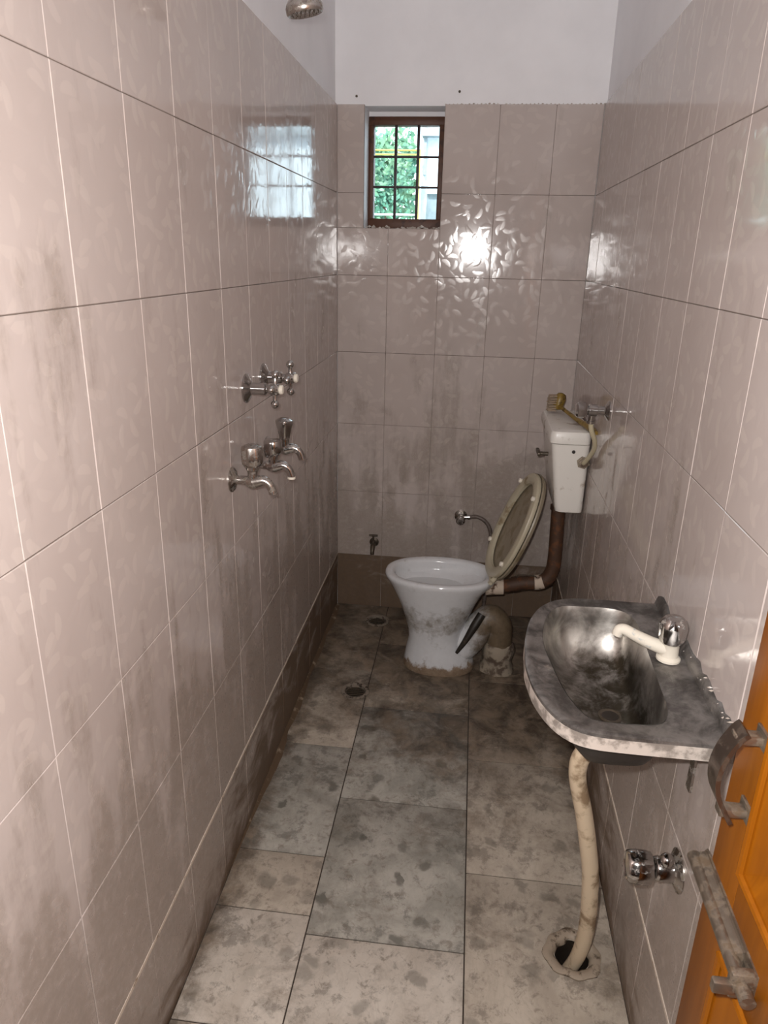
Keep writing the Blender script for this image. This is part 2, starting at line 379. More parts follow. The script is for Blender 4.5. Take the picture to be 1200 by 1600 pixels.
for y1, y0, mi in [(0, -.56, 3), (-.56, -1.025, 2), (-1.025, -1.483, 1), (-1.483, -1.668, 2), (-1.668, -1.955, 0), (-1.955, -2.42, 2), (-2.42, YF, 1)]: floor_tile(0, XA, y0, y1, mi)
for y1, y0, mi in [(0, -.337, 3), (-.337, -.789, 2), (-.789, -1.254, 1), (-1.254, -1.718, 1), (-1.718, -2.18, 0), (-2.18, -2.64, 2), (-2.64, YF, 0)]: floor_tile(XA, XB, y0, y1, mi)
for y1, y0, mi in [(0, -.10, 3), (-.10, -.56, 3), (-.56, -1.025, 3), (-1.025, -1.483, 2), (-1.483, -1.95, 2), (-1.95, -2.41, 2), (-2.41, YF, 0)]: floor_tile(XB, W, y0, y1, mi)
# rough mortar fillet where floor and left wall meet
rings = []
for k in range(71):
    y = -.02 - k * .022; wd = .007 + .013 * abs(math.sin(k * .21 + .4) * math.sin(k * .083 + 1)) + random.uniform(0, .0025); h = .008 + random.uniform(0, .006); tp_ = min(1, (70 - k) / 14 + .05); wd *= tp_; h *= tp_
    rings.append([(0, y, 0), (wd, y, 0), (wd * .55, y, h * .45), (0, y, h)])
MB().loft(rings).build('mortar_fillet', MORTAR, fl_o, smooth=60)

_cache = {}
def tile(parent, plane, a0, a1, z0, z1, mat_, gap=.0008):
    """one glazed tile; plane L/R/B; a = y (side walls) or x (back wall)"""
    wd, ht = round(a1 - a0 - 2 * gap, 4), round(z1 - z0 - 2 * gap, 4)
    key = (plane, wd, ht, mat_.name)
    if key not in _cache:
        c = .0009; hw, hh = wd / 2, ht / 2
        vs = []
        for (d, e) in ((-TT, 0), (-c, 0), (0, c)):       # back, shoulder, face
            for (sa, sz) in ((-1, -1), (1, -1), (1, 1), (-1, 1)):
                a, z = sa * (hw - e), sz * (hh - e)
                vs.append({'L': (d, a, z), 'R': (-d, a, z), 'B': (a, -d, z)}[plane])
        fs = [(8, 9, 10, 11), (0, 1, 2, 3)]
        for r in (0, 4):
            for k in range(4): fs.append((r + k, r + (k + 1) % 4, r + 4 + (k + 1) % 4, r + 4 + k))
        _cache[key] = mesh_from('tile', vs, fs, mat_)
    o = link('tile', _cache[key], parent)
    a, z = (a0 + a1) / 2, (z0 + z1) / 2
    j = random.uniform(-.0004, .0004); r1, r2 = random.gauss(0, R(.10)), random.gauss(0, R(.10))
    if plane == 'L': o.location = (j, a, z); o.rotation_euler = (0, r1, r2)
    if plane == 'R': o.location = (W + j, a, z); o.rotation_euler = (0, r1, r2)
    if plane == 'B': o.location = (a, j, z); o.rotation_euler = (r1, 0, r2)
    return o
ROWS = [-.012, ZS] + [ZS + .3 * k for k in range(1, 7)]
GD = .0016
wl = MB().box(-.15, -TT, YF - .15, .2, -.2, ZC).build('wall_left', PAINT, smooth=None); tag(wl, 'left wall: beige glazed leaf-pattern tiles below white paint, carrying the taps', 'wall', kind='structure')
MB().box(-TT - .001, -GD, YF, 0, 0, ZT - .002).build('grout', GROUT, wl, smooth=None)
MB().box(-GD - .001, .0012, YF, 0, ZS - .0040, ZS + .0040).build('skirting_joint', PALEGROUT, wl, smooth=None)
wr = MB().box(W + TT, W + .15, YF - .15, .2, -.2, ZC).build('wall_right', PAINT, smooth=None); tag(wr, 'right wall: beige glazed tiles below white paint, carrying basin and cistern', 'wall', kind='structure')
MB().box(W + GD, W + TT + .001, YF, 0, 0, ZT - .002).build('grout', GROUT, wr, smooth=None)
MB().box(W - .0012, W + GD + .001, YF, 0, ZS - .0040, ZS + .0040).build('skirting_joint', PALEGROUT, wr, smooth=None)
ly = [0, -.19] + [-.19 - .2 * k for k in range(1, 14)] + [YF]
ry = [0, -.22] + [-.22 - .2 * k for k in range(1, 13)] + [YF]
for wall, plane, ys in ((wl, 'L', ly), (wr, 'R', ry)):
    for r in range(7):
        for a1, a0 in zip(ys[:-1], ys[1:]):
            if a1 - a0 < .02: continue
            tile(wall, plane, a0, a1, ROWS[r], ROWS[r + 1], SKIRT_S if r == 0 else TILE_S)
# back wall with its window opening
WX0, WX1, WZ0, WZ1, WD = .103, .400, 1.627, 2.047, .20
wb = MB()
wb.box(-.15, WX0, TT, WD, -.2, ZC).box(WX1, W + .15, TT, WD, -.2, ZC).box(WX0, WX1, TT, WD, -.2, WZ0).box(WX0, WX1, TT, WD, WZ1, ZC)
wb = wb.build('wall_back', PAINT, smooth=None); tag(wb, 'far end wall: beige glazed tiles below white paint, pierced by a small window', 'wall', kind='structure')
g = MB().box(0, W, GD, TT + .001, 0, WZ0).box(0, WX0, GD, TT + .001, WZ0, ZT - .002).box(WX1, W, GD, TT + .001, WZ0, ZT - .002)
g.build('grout', GROUT, wb, smooth=None)
bx = [0, .2, .4, .6, .8, W]
for r in range(7):
    for a0, a1 in zip(bx[:-1], bx[1:]):
        mt = SKIRT_B if r == 0 else TILE_B
        z0, z1 = ROWS[r], ROWS[r + 1]
        if r == 6 and a1 < .45:
            if a0 == 0: tile(wb, 'B', 0, WX0, z0, z1, mt)
        elif r == 5 and a1 < .45:
            tile(wb, 'B', a0, a1, z0, WZ0, mt)
            if a0 == 0: tile(wb, 'B', 0, WX0, WZ0, z1, mt)
        else: tile(wb, 'B', a0, a1, z0, z1, mt)
# broken plaster round the window and along the upper edge of the tiles
def crumbs(n, fx, parent, name, s0, s1, mat_):
    mb = MB()
    for k in range(n):
        x, y, z = fx(k / max(n - 1, 1)); r = random.uniform(s0, s1)
        vs = []; 
        for (a, b_, c) in [(1, 0, 0), (-1, 0, 0), (0, 1, 0), (0, -1, 0), (0, 0, 1), (0, 0, -1)]:
            q = r * random.uniform(.6, 1.3); vs.append((x + a * q * 1.5, y + b_ * q * .6, z + c * q * .8))
        mb.add(vs, [(0, 2, 4), (2, 1, 4), (1, 3, 4), (3, 0, 4), (2, 0, 5), (1, 2, 5), (3, 1, 5), (0, 3, 5)])
    o = mb.build(name, mat_, parent, smooth=20); return o
crumbs(26, lambda t: (WX0 + .005 + t * (WX1 - WX0 - .01), .01 + random.uniform(0, .10), WZ0 + random.uniform(-.004, .008)), wb, 'broken_plaster', .004, .010, PLASTER)
crumbs(40, lambda t: (WX1 + t * (W - WX1), .004, ZT + random.uniform(-.001, .002)), wb, 'plaster_edge', .002, .004, PLASTER)
for (x, z) in ((.072, 2.078), (.449, 2.092)):
    o = MB().lathe([(.0012, .012), (.0012, .004), (.0042, .003), (.0045, 0), (.003, -.001)], (x, TT - .006, z), (0, 1, 0), 10).build('nail', DARKMETAL)
    tag(o, 'small black nail head in the white wall ' + ('above the window' if x < .2 else 'beyond the window corner'), 'nail', 'nails in the white wall')
# ceiling, front wall with doorway, hall
tag(MB().box(-.15, W + .15, YF - .15, .2, ZC, ZC + .1).build('ceiling', PAINT, smooth=None), 'white ceiling of the bathroom', 'ceiling', kind='structure')
DX0, DX1, DZ = .20, .964, 2.04
f_ = MB().box(-TT, DX0, YF - .12, YF, 0, ZC).box(DX1, W + TT, YF - .12, YF, 0, ZC).box(DX0, DX1, YF - .12, YF, DZ, ZC)
tag(f_.build('wall_front', PAINT, smooth=None), 'white wall round the doorway', 'wall', kind='structure')
HX0, HX1, HY = -1.2, 2.2, -5.0
tag(MB().box(HX0 - .1, HX1 + .1, HY - .1, YF - .15, -.2, 0).build('floor_hall', MARB[2], smooth=None), 'hall floor outside the doorway', 'floor', kind='structure')
tag(MB().box(HX0 - .1, HX1 + .1, HY - .1, YF - .15, ZC, ZC + .1).build('ceiling_hall', PAINT, smooth=None), 'hall ceiling outside the doorway', 'ceiling', kind='structure')
h_ = MB().box(HX0 - .1, HX0, HY, YF - .15, 0, ZC).box(HX1, HX1 + .1, HY, YF - .15, 0, ZC).box(HX0 - .1, HX1 + .1, HY - .1, HY, 0, ZC)
h_.box(HX0, -.15, YF - .15, YF - .05, 0, ZC).box(W + .15, HX1, YF - .15, YF - .05, 0, ZC)
tag(h_.build('wall_hall', PAINT, smooth=None), 'white hall walls outside the doorway', 'wall', kind='structure')

# ------------------------------------------------------------------ window
win = empty('window_1', 'small brown wooden window with a nine-pane iron grille', 'window', kind='structure', loc=(0, 0, 0))
FY0, FY1 = .115, .165
def pc(name, mat_, x0, x1, z0, z1, y0=FY0, y1=FY1, c=.003): return MB().cbox(x0, x1, y0, y1, z0, z1, c).build(name, mat_, win, smooth=30)
pc('frame_jamb', FRAMEW, .1035, .1235, 1.650, 2.026); pc('frame_jamb', FRAMEW, .376, .3955, 1.650, 2.026)
pc('frame_head', FRAMEW, .1035, .3955, 2.0005, 2.030, FY0 - .002); pc('frame_sill', FRAMEW, .1035, .3955, 1.629, 1.667, FY0 - .004)
for x in (.2095, .2965): pc('grille_bar', BARM, x - .0055, x + .0055, 1.660, 2.005, .118, .130, .002)
for z in (1.891, 1.783): pc('grille_bar', BARM, .118, .381, z - .004, z + .004, .121, .128, .0015)
xs = [.118, .2095, .2965, .381]; zs = [1.655, 1.783, 1.891, 2.008]
for i in range(3):
    for k in range(3): MB().box(xs[i] + .001, xs[i + 1] - .001, .142, .145, zs[k] + .001, zs[k + 1] - .001).build('pane', GLASS, win, smooth=None)
# plaster packing round the frame
tag(MB().box(.1032, .3998, .120, .19, 2.0305, 2.0468).box(.396, .3998, .120, .19, 1.628, 2.046).build('window_packing', PAINT, wb, smooth=None))

# ------------------------------------------------------------------ outside the window
tag(MB().box(-9, 9, .25, 16, -.25, -.15).build('ground_outside', SOIL, smooth=None), 'bare ground outside behind the window', 'ground', kind='structure')
bd = empty('building', 'white rendered building outside the window, beside the end of the hedge', 'building')
MB().box(.02, 7, 4.0, 8, -.16, 6.0).build('wall', BWHITE, bd, smooth=None)
MB().box(.035, .060, 3.95, 4.0, 2.20, 2.62).build('downpipe', BGREY, bd)
MB().box(.02, 7, 3.90, 4.0, 2.50, 2.56).build('ledge', BGREY, bd, smooth=None)
MB().box(.075, .55, 3.99, 4.005, 1.1, 2.05).build('window', BGREY, bd, smooth=None)
MB().box(.075, .55, 3.94, 4.0, 2.05, 2.075).build('window_hood', BWHITE, bd, smooth=None)
rl = empty('railing', 'yellow double-bar railing in front of the green hedge outside the window', 'railing')
for z in (2.270, 2.300): MB().tube([(-5, 3.2, z), (-.5, 3.2, z), (.060, 3.2, z)], .007, 8, 1).build('rail', YELLOW, rl)
MB().tube([(-5, 3.2, 1.837), (.060, 3.2, 1.837)], .008, 8, 1).build('coping_bar', BWHITE, rl)  # white bar added in place of the low wall's coping
for x in (-5, -2.6, -1.0): MB().box(x - .015, x + .015, 3.185, 3.215, -.15, 2.31).build('post', YELLOW, rl, smooth=None)
MB().box(.056, .068, 3.19, 3.21, -.15, 2.305).build('post', YELLOW, rl, smooth=None)
hd = empty('hedge', 'dense green hedge outside the window, behind the yellow railing', 'hedge', loc=(-1.3, 3.65, -.15))
for k in range(6): MB().tube([(-1.1 + k * .43, 0, 0), (-1.08 + k * .43, .03, 1.2), (-1.12 + k * .43, 0, 2.2)], [.03, .022, .01], 8).build('stem', BARK, hd)
mb = MB()
for k in range(26000):
    px, py, pz = random.uniform(-1.3, 1.28), -.33 + .66 * random.random() ** 1.8, random.uniform(.25, 2.64) + random.gauss(0, .015)
    s_ = random.uniform(.014, .034)
    if k % 4 == 0: s_ *= 2.2; py = random.uniform(.05, .33); pz = min(pz, 2.58)
    d1 = Vector((random.gauss(0, 1), random.gauss(0, .5), random.gauss(0, 1))).normalized(); d2 = d1.cross(Vector((random.gauss(0, .4), 1, random.gauss(0, .4)))).normalized()
    c = Vector((px, py, pz)); mb.add([c - d1 * s_, c + d2 * s_ * .5, c + d1 * s_, c - d2 * s_ * .5], [(0, 1, 2, 3)])
hf = link('foliage', mesh_from('foliage', mb.v, mb.f, LEAFM), hd); hf['kind'] = 'stuff'

# ------------------------------------------------------------------ door, swung open against the wall beside the basin
dr = empty('door_1', 'orange varnished panel door swung open against the right wall', 'door', kind='structure', loc=(0, 0, 0))
FX, BX, YE, YH = .930, .9615, -2.117, -2.795
def dp(name, y0, y1, z0, z1, x0=FX, x1=BX): return MB().cbox(x0, x1, y0, y1, z0, z1, .0015).build(name, WOOD, dr, smooth=30)
dp('stile', -2.202, YE, .008, 2.02); dp('stile', YH, -2.715, .008, 2.02)
dp('rail', -2.715, -2.202, .008, .20); dp('rail', -2.715, -2.202, .648, .788); dp('rail', -2.715, -2.202, 1.90, 2.02)
for (z0, z1) in ((.20, .648), (.788, 1.90)):
    y0, y1 = -2.715, -2.202; i, d = .055, .024
    o4 = [(FX + .001, y0, z0), (FX + .001, y1, z0), (FX + .001, y1, z1), (FX + .001, y0, z1)]
    i4 = [(FX + d, y0 + i, z0 + i), (FX + d, y1 - i, z0 + i), (FX + d, y1 - i, z1 - i), (FX + d, y0 + i, z1 - i)]
    b4 = [(BX - .004, q[1], q[2]) for q in o4]
    MB().loft([i4, o4, b4]).build('panel', WOOD, dr, smooth=None)
    # quarter-round bead round the panel
    e = .006
    mb = MB()
    mb.tube([(FX, y1, z0), (FX, y1, z1)], e, 8, 1).tube([(FX, y0, z0), (FX, y0, z1)], e, 8, 1).tube([(FX, y0, z0), (FX, y1, z0)], e, 8, 1).tube([(FX, y0, z1), (FX, y1, z1)], e, 8, 1)
    mb.build('bead', WOOD, dr)
# pull handle: a curved strap on two feet
ph = MB().tube([(.905, -2.183, .995), (.897, -2.183, .985), (.886, -2.183, .96), (.881, -2.183, .933), (.884, -2.183, .905), (.897, -2.183, .878), (.906, -2.183, .862)], 1, 4, 6, flat=(.016, .003, (0, 1, 0)))
ph = ph.build('pull_handle', HANDLEM, dr); ph['label'] = 'curved dark metal pull handle'
for z in (.982, .872): MB().cbox(.893, .930, -2.192, -2.174, z - .006, z + .006, .002).cbox(.926, .9305, -2.20, -2.166, z - .012, z + .012, .001).build('handle_foot', DOORMETAL, ph)
# tower bolt
bt = MB()
rings = []
for y in (-2.098, -2.262):
    rings.append([(FX - .001, y, .710 - .018)] + [(FX - .004 - .015 * math.sin(PI * k / 8), y, .710 - .013 * math.cos(PI * k / 8)) for k in range(9)] + [(FX - .001, y, .710 + .018)])
bt.loft(rings)
bt.box(FX - .0025, FX + .0002, -2.300, -2.10, .690, .730)
bolt = bt.build('tower_bolt', DOORMETAL, dr); bolt['label'] = 'worn metal sliding bolt'
MB().tube([(.914, -2.095, .711), (.914, -2.32, .711)], .0095, 12, 1).build('bolt_rod', DOORMETAL, bolt)
MB().cbox(.880, .908, -2.302, -2.290, .698, .716, .003).build('bolt_knob', DOORMETAL, bolt)
MB().cbox(.900, .930, -2.300, -2.286, .692, .730, .003).build('bolt_keeper', DOORMETAL, bolt)
fr = MB().box(DX0 - .03, DX0, YF - .13, YF + .004, 0, DZ + .03).box(DX0, DX1, YF - .13, YF + .004, DZ, DZ + .03).build('trim_1', WOOD, smooth=None)
tag(fr, 'orange door frame of the doorway', 'door frame', kind='structure')

# ------------------------------------------------------------------ toilet
ty = -.455
tl = empty('toilet', 'grimy white ceramic toilet bowl with raised yellowed seat, standing by the far wall', 'toilet', loc=(.48, ty, 0))
def egg(x0, x1, b, z, n=40, p=2.2):
    cx, a = (x0 + x1) / 2, (x1 - x0) / 2; out = []
    for k in range(n):
        t = 2 * PI * k / n; c, s = math.cos(t), math.sin(t)
        x = cx + a * math.copysign(abs(c) ** (2 / p), c); y = b * math.copysign(abs(s) ** (2 / p), s)
        out.append((x - .48, y, z))
    return out
prof = [(.352, .630, .100, 0), (.350, .632, .102, .012), (.356, .625, .097, .045), (.364, .606, .090, .09), (.370, .580, .087, .125), (.366, .578, .090, .16), (.356, .590, .097, .20),
        (.343, .606, .107, .24), (.324, .626, .119, .29), (.303, .650, .130, .335), (.284, .680, .139, .368), (.273, .692, .1435, .383), (.271, .694, .1445, .392), (.274, .691, .142, .399), (.281, .684, .136, .4015),
        (.298, .664, .119, .4005), (.306, .656, .112, .395), (.309, .653, .109, .385), (.311, .646, .108, .365), (.318, .60, .100, .350), (.325, .576, .074, .343), (.332, .570, .068, .338), (.345, .555, .060, .30), (.38, .52, .04, .25)]
MB().loft([egg(*q) for q in prof]).build('bowl', CERAMIC, tl, 50)
wt = MB().loft([egg(.330, .572, .070, .3385), egg(.330, .572, .070, .3405)]).build('water', WATER, tl, 30)
L = lambda x, y, z: (x - .48, y - ty, z)
MB().tube([L(.56, ty, .075), L(.61, ty, .125), L(.652, ty, .190), L(.684, ty, .218), L(.714, ty, .190), L(.722, ty, .130), L(.722, ty, .07)], [.068, .062, .055, .052, .052, .050, .048], 18).build('trap', CERAMIC, tl, 60)
MB().lathe([(.068, 0), (.066, .012), (.058, .03), (.060, .055), (.063, .08), (.058, .105), (.050, .118)], L(.722, ty, 0), n=20, wob=lambda t, h: 1 + .06 * math.sin(3 * t + 40 * h) + .04 * math.sin(7 * t)).build('cement_collar', CRUST, tl, 60)
MB().tube([L(.655, ty, .350), L(.69, ty, .352), L(.722, ty, .354)], [.034, .031, .030], 16).build('flush_inlet', PAINTSPOT, tl, 50)
MB().tube([L(.560, -.534, .098), L(.592, -.524, .150), L(.622, -.508, .205), L(.648, -.488, .248)], [.006, .012, .017, .017], 10).build('grime_and_shade', HOLE, tl, 60)  # black grime plus the crease's shade, put in as one dark strip
# raised seat and lid, leaning on the cistern
ang = R(21.5); TW = Matrix.Rotation(R(8.5), 3, 'Z')
U = TW @ Vector((math.sin(ang), 0, math.cos(ang))); N_ = TW @ Vector((-math.cos(ang), 0, math.sin(ang))); V_ = TW @ Vector((0, 1, 0)); H0 = Vector(L(.672, ty, .405))
def sp(u, v, w_): return H0 + U * u + V_ * v + N_ * w_
def seat_ring(ax, bx_, cu_, w_, n=44):
    out = []
    for k in range(n):
        t = 2 * PI * k / n; c, s = math.cos(t), math.sin(t)
        u = cu_ + ax * math.copysign(abs(c) ** .9, c); v = bx_ * (1 - .07 * c) * math.copysign(abs(s) ** .95, s)
        out.append(sp(u, v, w_))
    return out
A_, B_, CU = .208, .158, .205
st = MB().loft([seat_ring(A_, B_, CU, .004), seat_ring(A_ + .003, B_ + .003, CU, .010), seat_ring(A_, B_, CU, .018), seat_ring(A_ - .012, B_ - .012, CU, .022), seat_ring(A_ - .030, B_ - .032, CU, .021),
                seat_ring(A_ - .038, B_ - .040, CU, .015), seat_ring(A_ - .038, B_ - .040, CU, .004), seat_ring(A_, B_, CU, .004)], False, False)
seat = st.build('seat', SEAT, tl, 50); seat['label'] = 'yellowed toilet seat ring, raised'
for (u, v) in ((.35, .108), (.35, -.108), (.09, .122), (.09, -.122)):
    MB().lathe([(.009, 0), (.009, .008), (.006, .011)], sp(u, v, .0205), N_, 10).build('bumper', BUTTON, seat)
lid = MB().loft([seat_ring(A_ - .02, B_ - .02, CU, -.020), seat_ring(A_ + .001, B_ + .001, CU, -.014), seat_ring(A_ + .005, B_ + .005, CU, -.004), seat_ring(A_ + .003, B_ + .003, CU, .001), seat_ring(A_ - .012, B_ - .012, CU, -.002)]).build('lid', LIDM, tl, 40)
lid['label'] = 'brownish plastic toilet lid behind the seat'
for v in (-.075, .075):
    MB().tube([Vector((H0.x - .006, v, .397)), Vector((H0.x + .002, v, .408)), sp(.012, v, .006), sp(.03, v, .006)], [.010, .010, .010, .008], 10).build('hinge', SEAT, tl, 50)
MB().tube([Vector((H0.x - .004, -.10, .409)), Vector((H0.x - .004, .10, .409))], .006, 10, 1).build('hinge_rod', SEAT, tl, 50)

# ------------------------------------------------------------------ cistern and its plumbing
cs = empty('cistern', 'dirty white plastic flush cistern hung on the wall above the toilet', 'cistern', loc=(W, -.385, .69))
cl_ = lambda x, y, z: (x - W, y + .385, z - .69)
def rrect(x0, x1, y0, y1, z, r=.018, n=5, f=cl_):
    out = []
    for (cx, cy, a0) in ((x1 - r, y1 - r, 0), (x0 + r, y1 - r, 90), (x0 + r, y0 + r, 180), (x1 - r, y0 + r, 270)):
        for k in range(n + 1):
            a = R(a0 + 90 * k / n); out.append(f(cx + r * math.cos(a), cy + r * math.sin(a), z))
    return out
Y0, Y1 = -.570, -.205; XW = .962
MB().loft([rrect(.880, XW - .008, Y0 + .03, Y1 - .03, .694, .02), rrect(.870, XW, Y0 + .012, Y1 - .012, .702, .02), rrect(.866, XW, Y0 + .008, Y1 - .008, .72, .02), rrect(.836, XW, Y0, Y1, .93, .02), rrect(.834, XW, Y0, Y1, .944, .02)]).build('tank', CIST, cs, 40)
MB().loft([rrect(.842, XW, Y0 + .008, Y1 - .008, .9442, .02), rrect(.842, XW, Y0 + .008, Y1 - .008, .9475, .02), rrect(.828, XW, Y0 - .005, Y1 + .005, .948, .022), rrect(.827, XW, Y0 - .005, Y1 + .005, .974, .022), rrect(.832, XW, Y0, Y1, .987, .02), rrect(.846, XW - .008, Y0 + .015, Y1 - .015, .992, .02)]).build('tank_lid', CIST, cs, 40)
lv = MB().tube([cl_(.842, -.42, .872), cl_(.815, -.42, .872)], .007, 10, 1).cbox(*[q for q in (.803 - W, .815 - W)], -.44 + .385, -.36 + .385, .866 - .69, .878 - .69, .003).build('flush_lever', DARKMETAL, cs)
MB().lathe([(.022, 0), (.022, .006), (.017, .008), (.017, .016), (.011, .018)], cl_(.943, -.569, .886), (0, -1, 0), 6).build('inlet_nut', CRUST, cs, 20)
MB().lathe([(.006, 0), (.006, .003)], cl_(.908, -.569, .921), (0, -1, 0), 10).build('overflow_hole', HOLE, cs, 20)
MB().lathe([(.030, 0), (.030, .02), (.027, .022)], cl_(.895, ty, .6725), (0, 0, 1), 6).build('outlet_nut', RUST, cs, 20)

fp = empty('flush_pipe', 'rusty brown flush pipe bent from the cistern down to the toilet', 'pipe', loc=(.9, ty, .4))
q = lambda x, y, z: (x - .9, y - ty, z - .4)
MB().tube([q(.895, ty, .672), q(.897, ty, .60), q(.900, ty, .50), q(.897, ty, .44), q(.880, ty, .400), q(.845, ty, .382), q(.79, ty, .375), q(.722, ty, .356)], [.0255, .0255, .0255, .0265, .027, .0265, .0255, .0255], 16).build('pipe_bend', RUST, fp, 60)
MB().tube([q(.866, ty, .389), q(.85, ty, .383), q(.835, ty, .381)], .0285, 16).build('paint_band', PAINTSPOT, fp, 60)
MB().tube([q(.775, ty, .372), q(.755, ty, .366)], .0285, 16, 3).build('clamp', RUST, fp, 40)
MB().tube([q(.77, ty - .012, .40), q(.775, ty - .012, .412), q(.83, ty - .012, .412), q(.838, ty - .012, .408), q(.840, ty - .012, .396)], .0022, 6).build('tie_wire', DARKMETAL, fp, 60)

sv = empty('angle_valve', 'chrome angle valve on the wall feeding the ivory cistern hose', 'valve', loc=(W, -.775, 1.104))
MB().lathe([(.030, 0), (.030, .004), (.020, .010), (.015, .014)], (0, 0, 0), (-1, 0, 0)).build('flange', CHROME, sv, 40)
MB().lathe([(.0135, .010), (.0135, .034), (.018, .036), (.018, .060), (.014, .064)], (0, 0, 0), (-1, 0, 0)).lathe([(.011, 0), (.011, .026), (.014, .027), (.014, .036)], (-.048, 0, -.004), (0, .25, -1)).build('valve_body', CHROME, sv, 40)
MB().lathe([(.012, .062), (.020, .066), (.024, .074), (.024, .092), (.018, .098), (.004, .099)], (0, 0, 0), (-1, 0, 0), 20, wob=lambda t, h: 1 + .06 * math.cos(6 * t)).build('knob', CHROME, sv, 40)
hs = MB().tube([(.919, -.768, 1.066), (.927, -.752, 1.035), (.944, -.725, 1.000), (.952, -.69, .965), (.950, -.645, .93), (.944, -.60, .896), (.943, -.582, .887)], .0078, 10).build('inlet_hose', simple('ivory_hose', (.60, .53, .36), .4, 0, (.3, .22, .12), .3, 40), smooth=60)
tag(hs, 'thin ivory water hose curving from the wall valve into the cistern', 'hose')

br = empty('toilet_brush', 'yellow-brown scrubbing brush with stiff bristles lying on the cistern lid', 'brush', loc=(.88, -.27, .9945))
MB().tube([(.0, -.01, .026), (.018, -.08, .020), (.045, -.18, .012), (.066, -.26, .010), (.078, -.33, .008), (.082, -.372, .010)], [.008, .0065, .008, .011, .011, .006], 10).build('handle', BRUSHY, br, 60)
MB().lathe([(.004, -.030), (.016, -.026), (.021, -.010), (.021, .014), (.015, .030), (.004, .034)], (.000, .0, .038), (.3, .1, 1), 14).build('head', BRUSHY, br, 50)
mb = MB()
for i in range(6):
    for k in range(7):
        a = Vector((-.010, -.016 + i * .0065, .008 + k * .0085 + random.uniform(-.001, .001))); d = Vector((-.030 + random.uniform(-.004, .003), random.uniform(-.006, .003) - .006, random.uniform(-.003, .003)))
        mb.tube([a, a + d], .0033, 5, 1)
bz = mb.build('bristles', BRISTLE, br, 60); bz['kind'] = 'stuff'

# ------------------------------------------------------------------ wash basin
ctr = Vector((.805, -1.81))
outer = [(.9665, -1.568), (.861, -1.569), (.790, -1.571), (.752, -1.582), (.716, -1.618), (.690, -1.687), (.677, -1.764), (.673, -1.855), (.681, -1.923), (.699, -1.979), (.724, -2.018), (.755, -2.034), (.83, -2.036), (.9665, -2.036)]
inner = [(.757, -1.608), (.80, -1.599), (.855, -1.598), (.887, -1.610), (.901, -1.640), (.903, -1.69), (.900, -1.76), (.895, -1.883), (.893, -1.938), (.883, -1.972), (.862, -1.989), (.801, -1.994), (.766, -1.988), (.748, -1.958), (.734, -1.915), (.721, -1.839), (.713, -1.75), (.727, -1.66)]
def dense(poly, smooth):
    if not smooth: return [Vector(p) for p in poly]
    n = len(poly); out = []
    for k in range(n):
        p0, p1, p2, p3 = (Vector(poly[(k + j) % n]) for j in (-1, 0, 1, 2))
        for j in range(6):
            t = j / 6; out.append(.5 * ((2 * p1) + (p2 - p0) * t + (2 * p0 - 5 * p1 + 4 * p2 - p3) * t * t + (3 * p1 - p0 - 3 * p2 + p3) * t ** 3))
    return out
def cast(poly, n=96, extra=()):
    out = []
    for k in range(n):
        t = 2 * PI * k / n; d = Vector((math.cos(t), math.sin(t))); best = None
        for a, b_ in zip(poly, poly[1:] + poly[:1]):
            e = b_ - a; den = d.x * e.y - d.y * e.x
            if abs(den) < 1e-9: continue
            w_ = a - ctr; s = (w_.x * e.y - w_.y * e.x) / den; u = (w_.x * d.y - w_.y * d.x) / den
            if s > 0 and -1e-6 <= u <= 1 + 1e-6: best = s if best is None else max(best, s)
        out.append(ctr + d * best)
    return out
OUT = cast(dense(outer, False)); INN = cast(dense(inner, True))
# snap the nearest rays to the two square corners at the wall
for cxy in ((.9665, -1.568), (.9665, -2.036)):
    k = min(range(96), key=lambda i: (OUT[i] - Vector(cxy)).length); OUT[k] = Vector(cxy)
# smooth the outer outline slightly everywhere but the wall side
for it in range(3):
    OUT = [OUT[k] if OUT[k].x > .84 else (OUT[k - 1] + OUT[k] * 2 + OUT[(k + 1) % 96]) / 4 for k in range(96)]
BL = Vector((.85, -1.80, .0))
def R3(o2, z, s=1.0, c=ctr): return [(c.x + (p.x - c.x) * s - BL.x, c.y + (p.y - c.y) * s - BL.y, z) for p in o2]
def blend(a, b_, t, z): return [((p.x * (1 - t) + q_.x * t) - BL.x, (p.y * (1 - t) + q_.y * t) - BL.y, z) for p, q_ in zip(a, b_)]
bs = empty('wash_basin', 'tarnished steel wash basin with pale scaled rim, fixed to the tiled wall', 'basin', loc=BL)
rim = MB()
rim.loft([R3(OUT, .834, .985), R3(OUT, .832, 1.0), R3(OUT, .855, 1.0)], False, False, 1)
rim.loft([R3(OUT, .855, 1.0), R3(OUT, .860, .996), blend(OUT, INN, .10, .8615), blend(OUT, INN, .30, .860), blend(OUT, INN, .45, .8575), blend(OUT, INN, .9, .857), blend(OUT, INN, 1.0, .855)], False, False, 0)
rim.loft([blend(OUT, INN, 1.0, .848), blend(OUT, INN, .2, .850), R3(OUT, .834, .985)], False, False, 1)
rim.build('rim', [RIM, LIP], bs, 45)
dc = Vector((.842, -1.80))
def bowl_ring(s, z, off=0.0):
    return [(dc.x + (p.x - dc.x) * s * (1 + off) - BL.x, dc.y + (p.y - dc.y) * s * (1 + off) - BL.y, z) for p in INN]
bw = MB()
bw.loft([bowl_ring(1.0, .856), bowl_ring(.985, .848), bowl_ring(.965, .83), bowl_ring(.94, .81), bowl_ring(.89, .785), bowl_ring(.80, .762), bowl_ring(.66, .747), bowl_ring(.45, .739), bowl_ring(.14, .735)], False, True, 0)
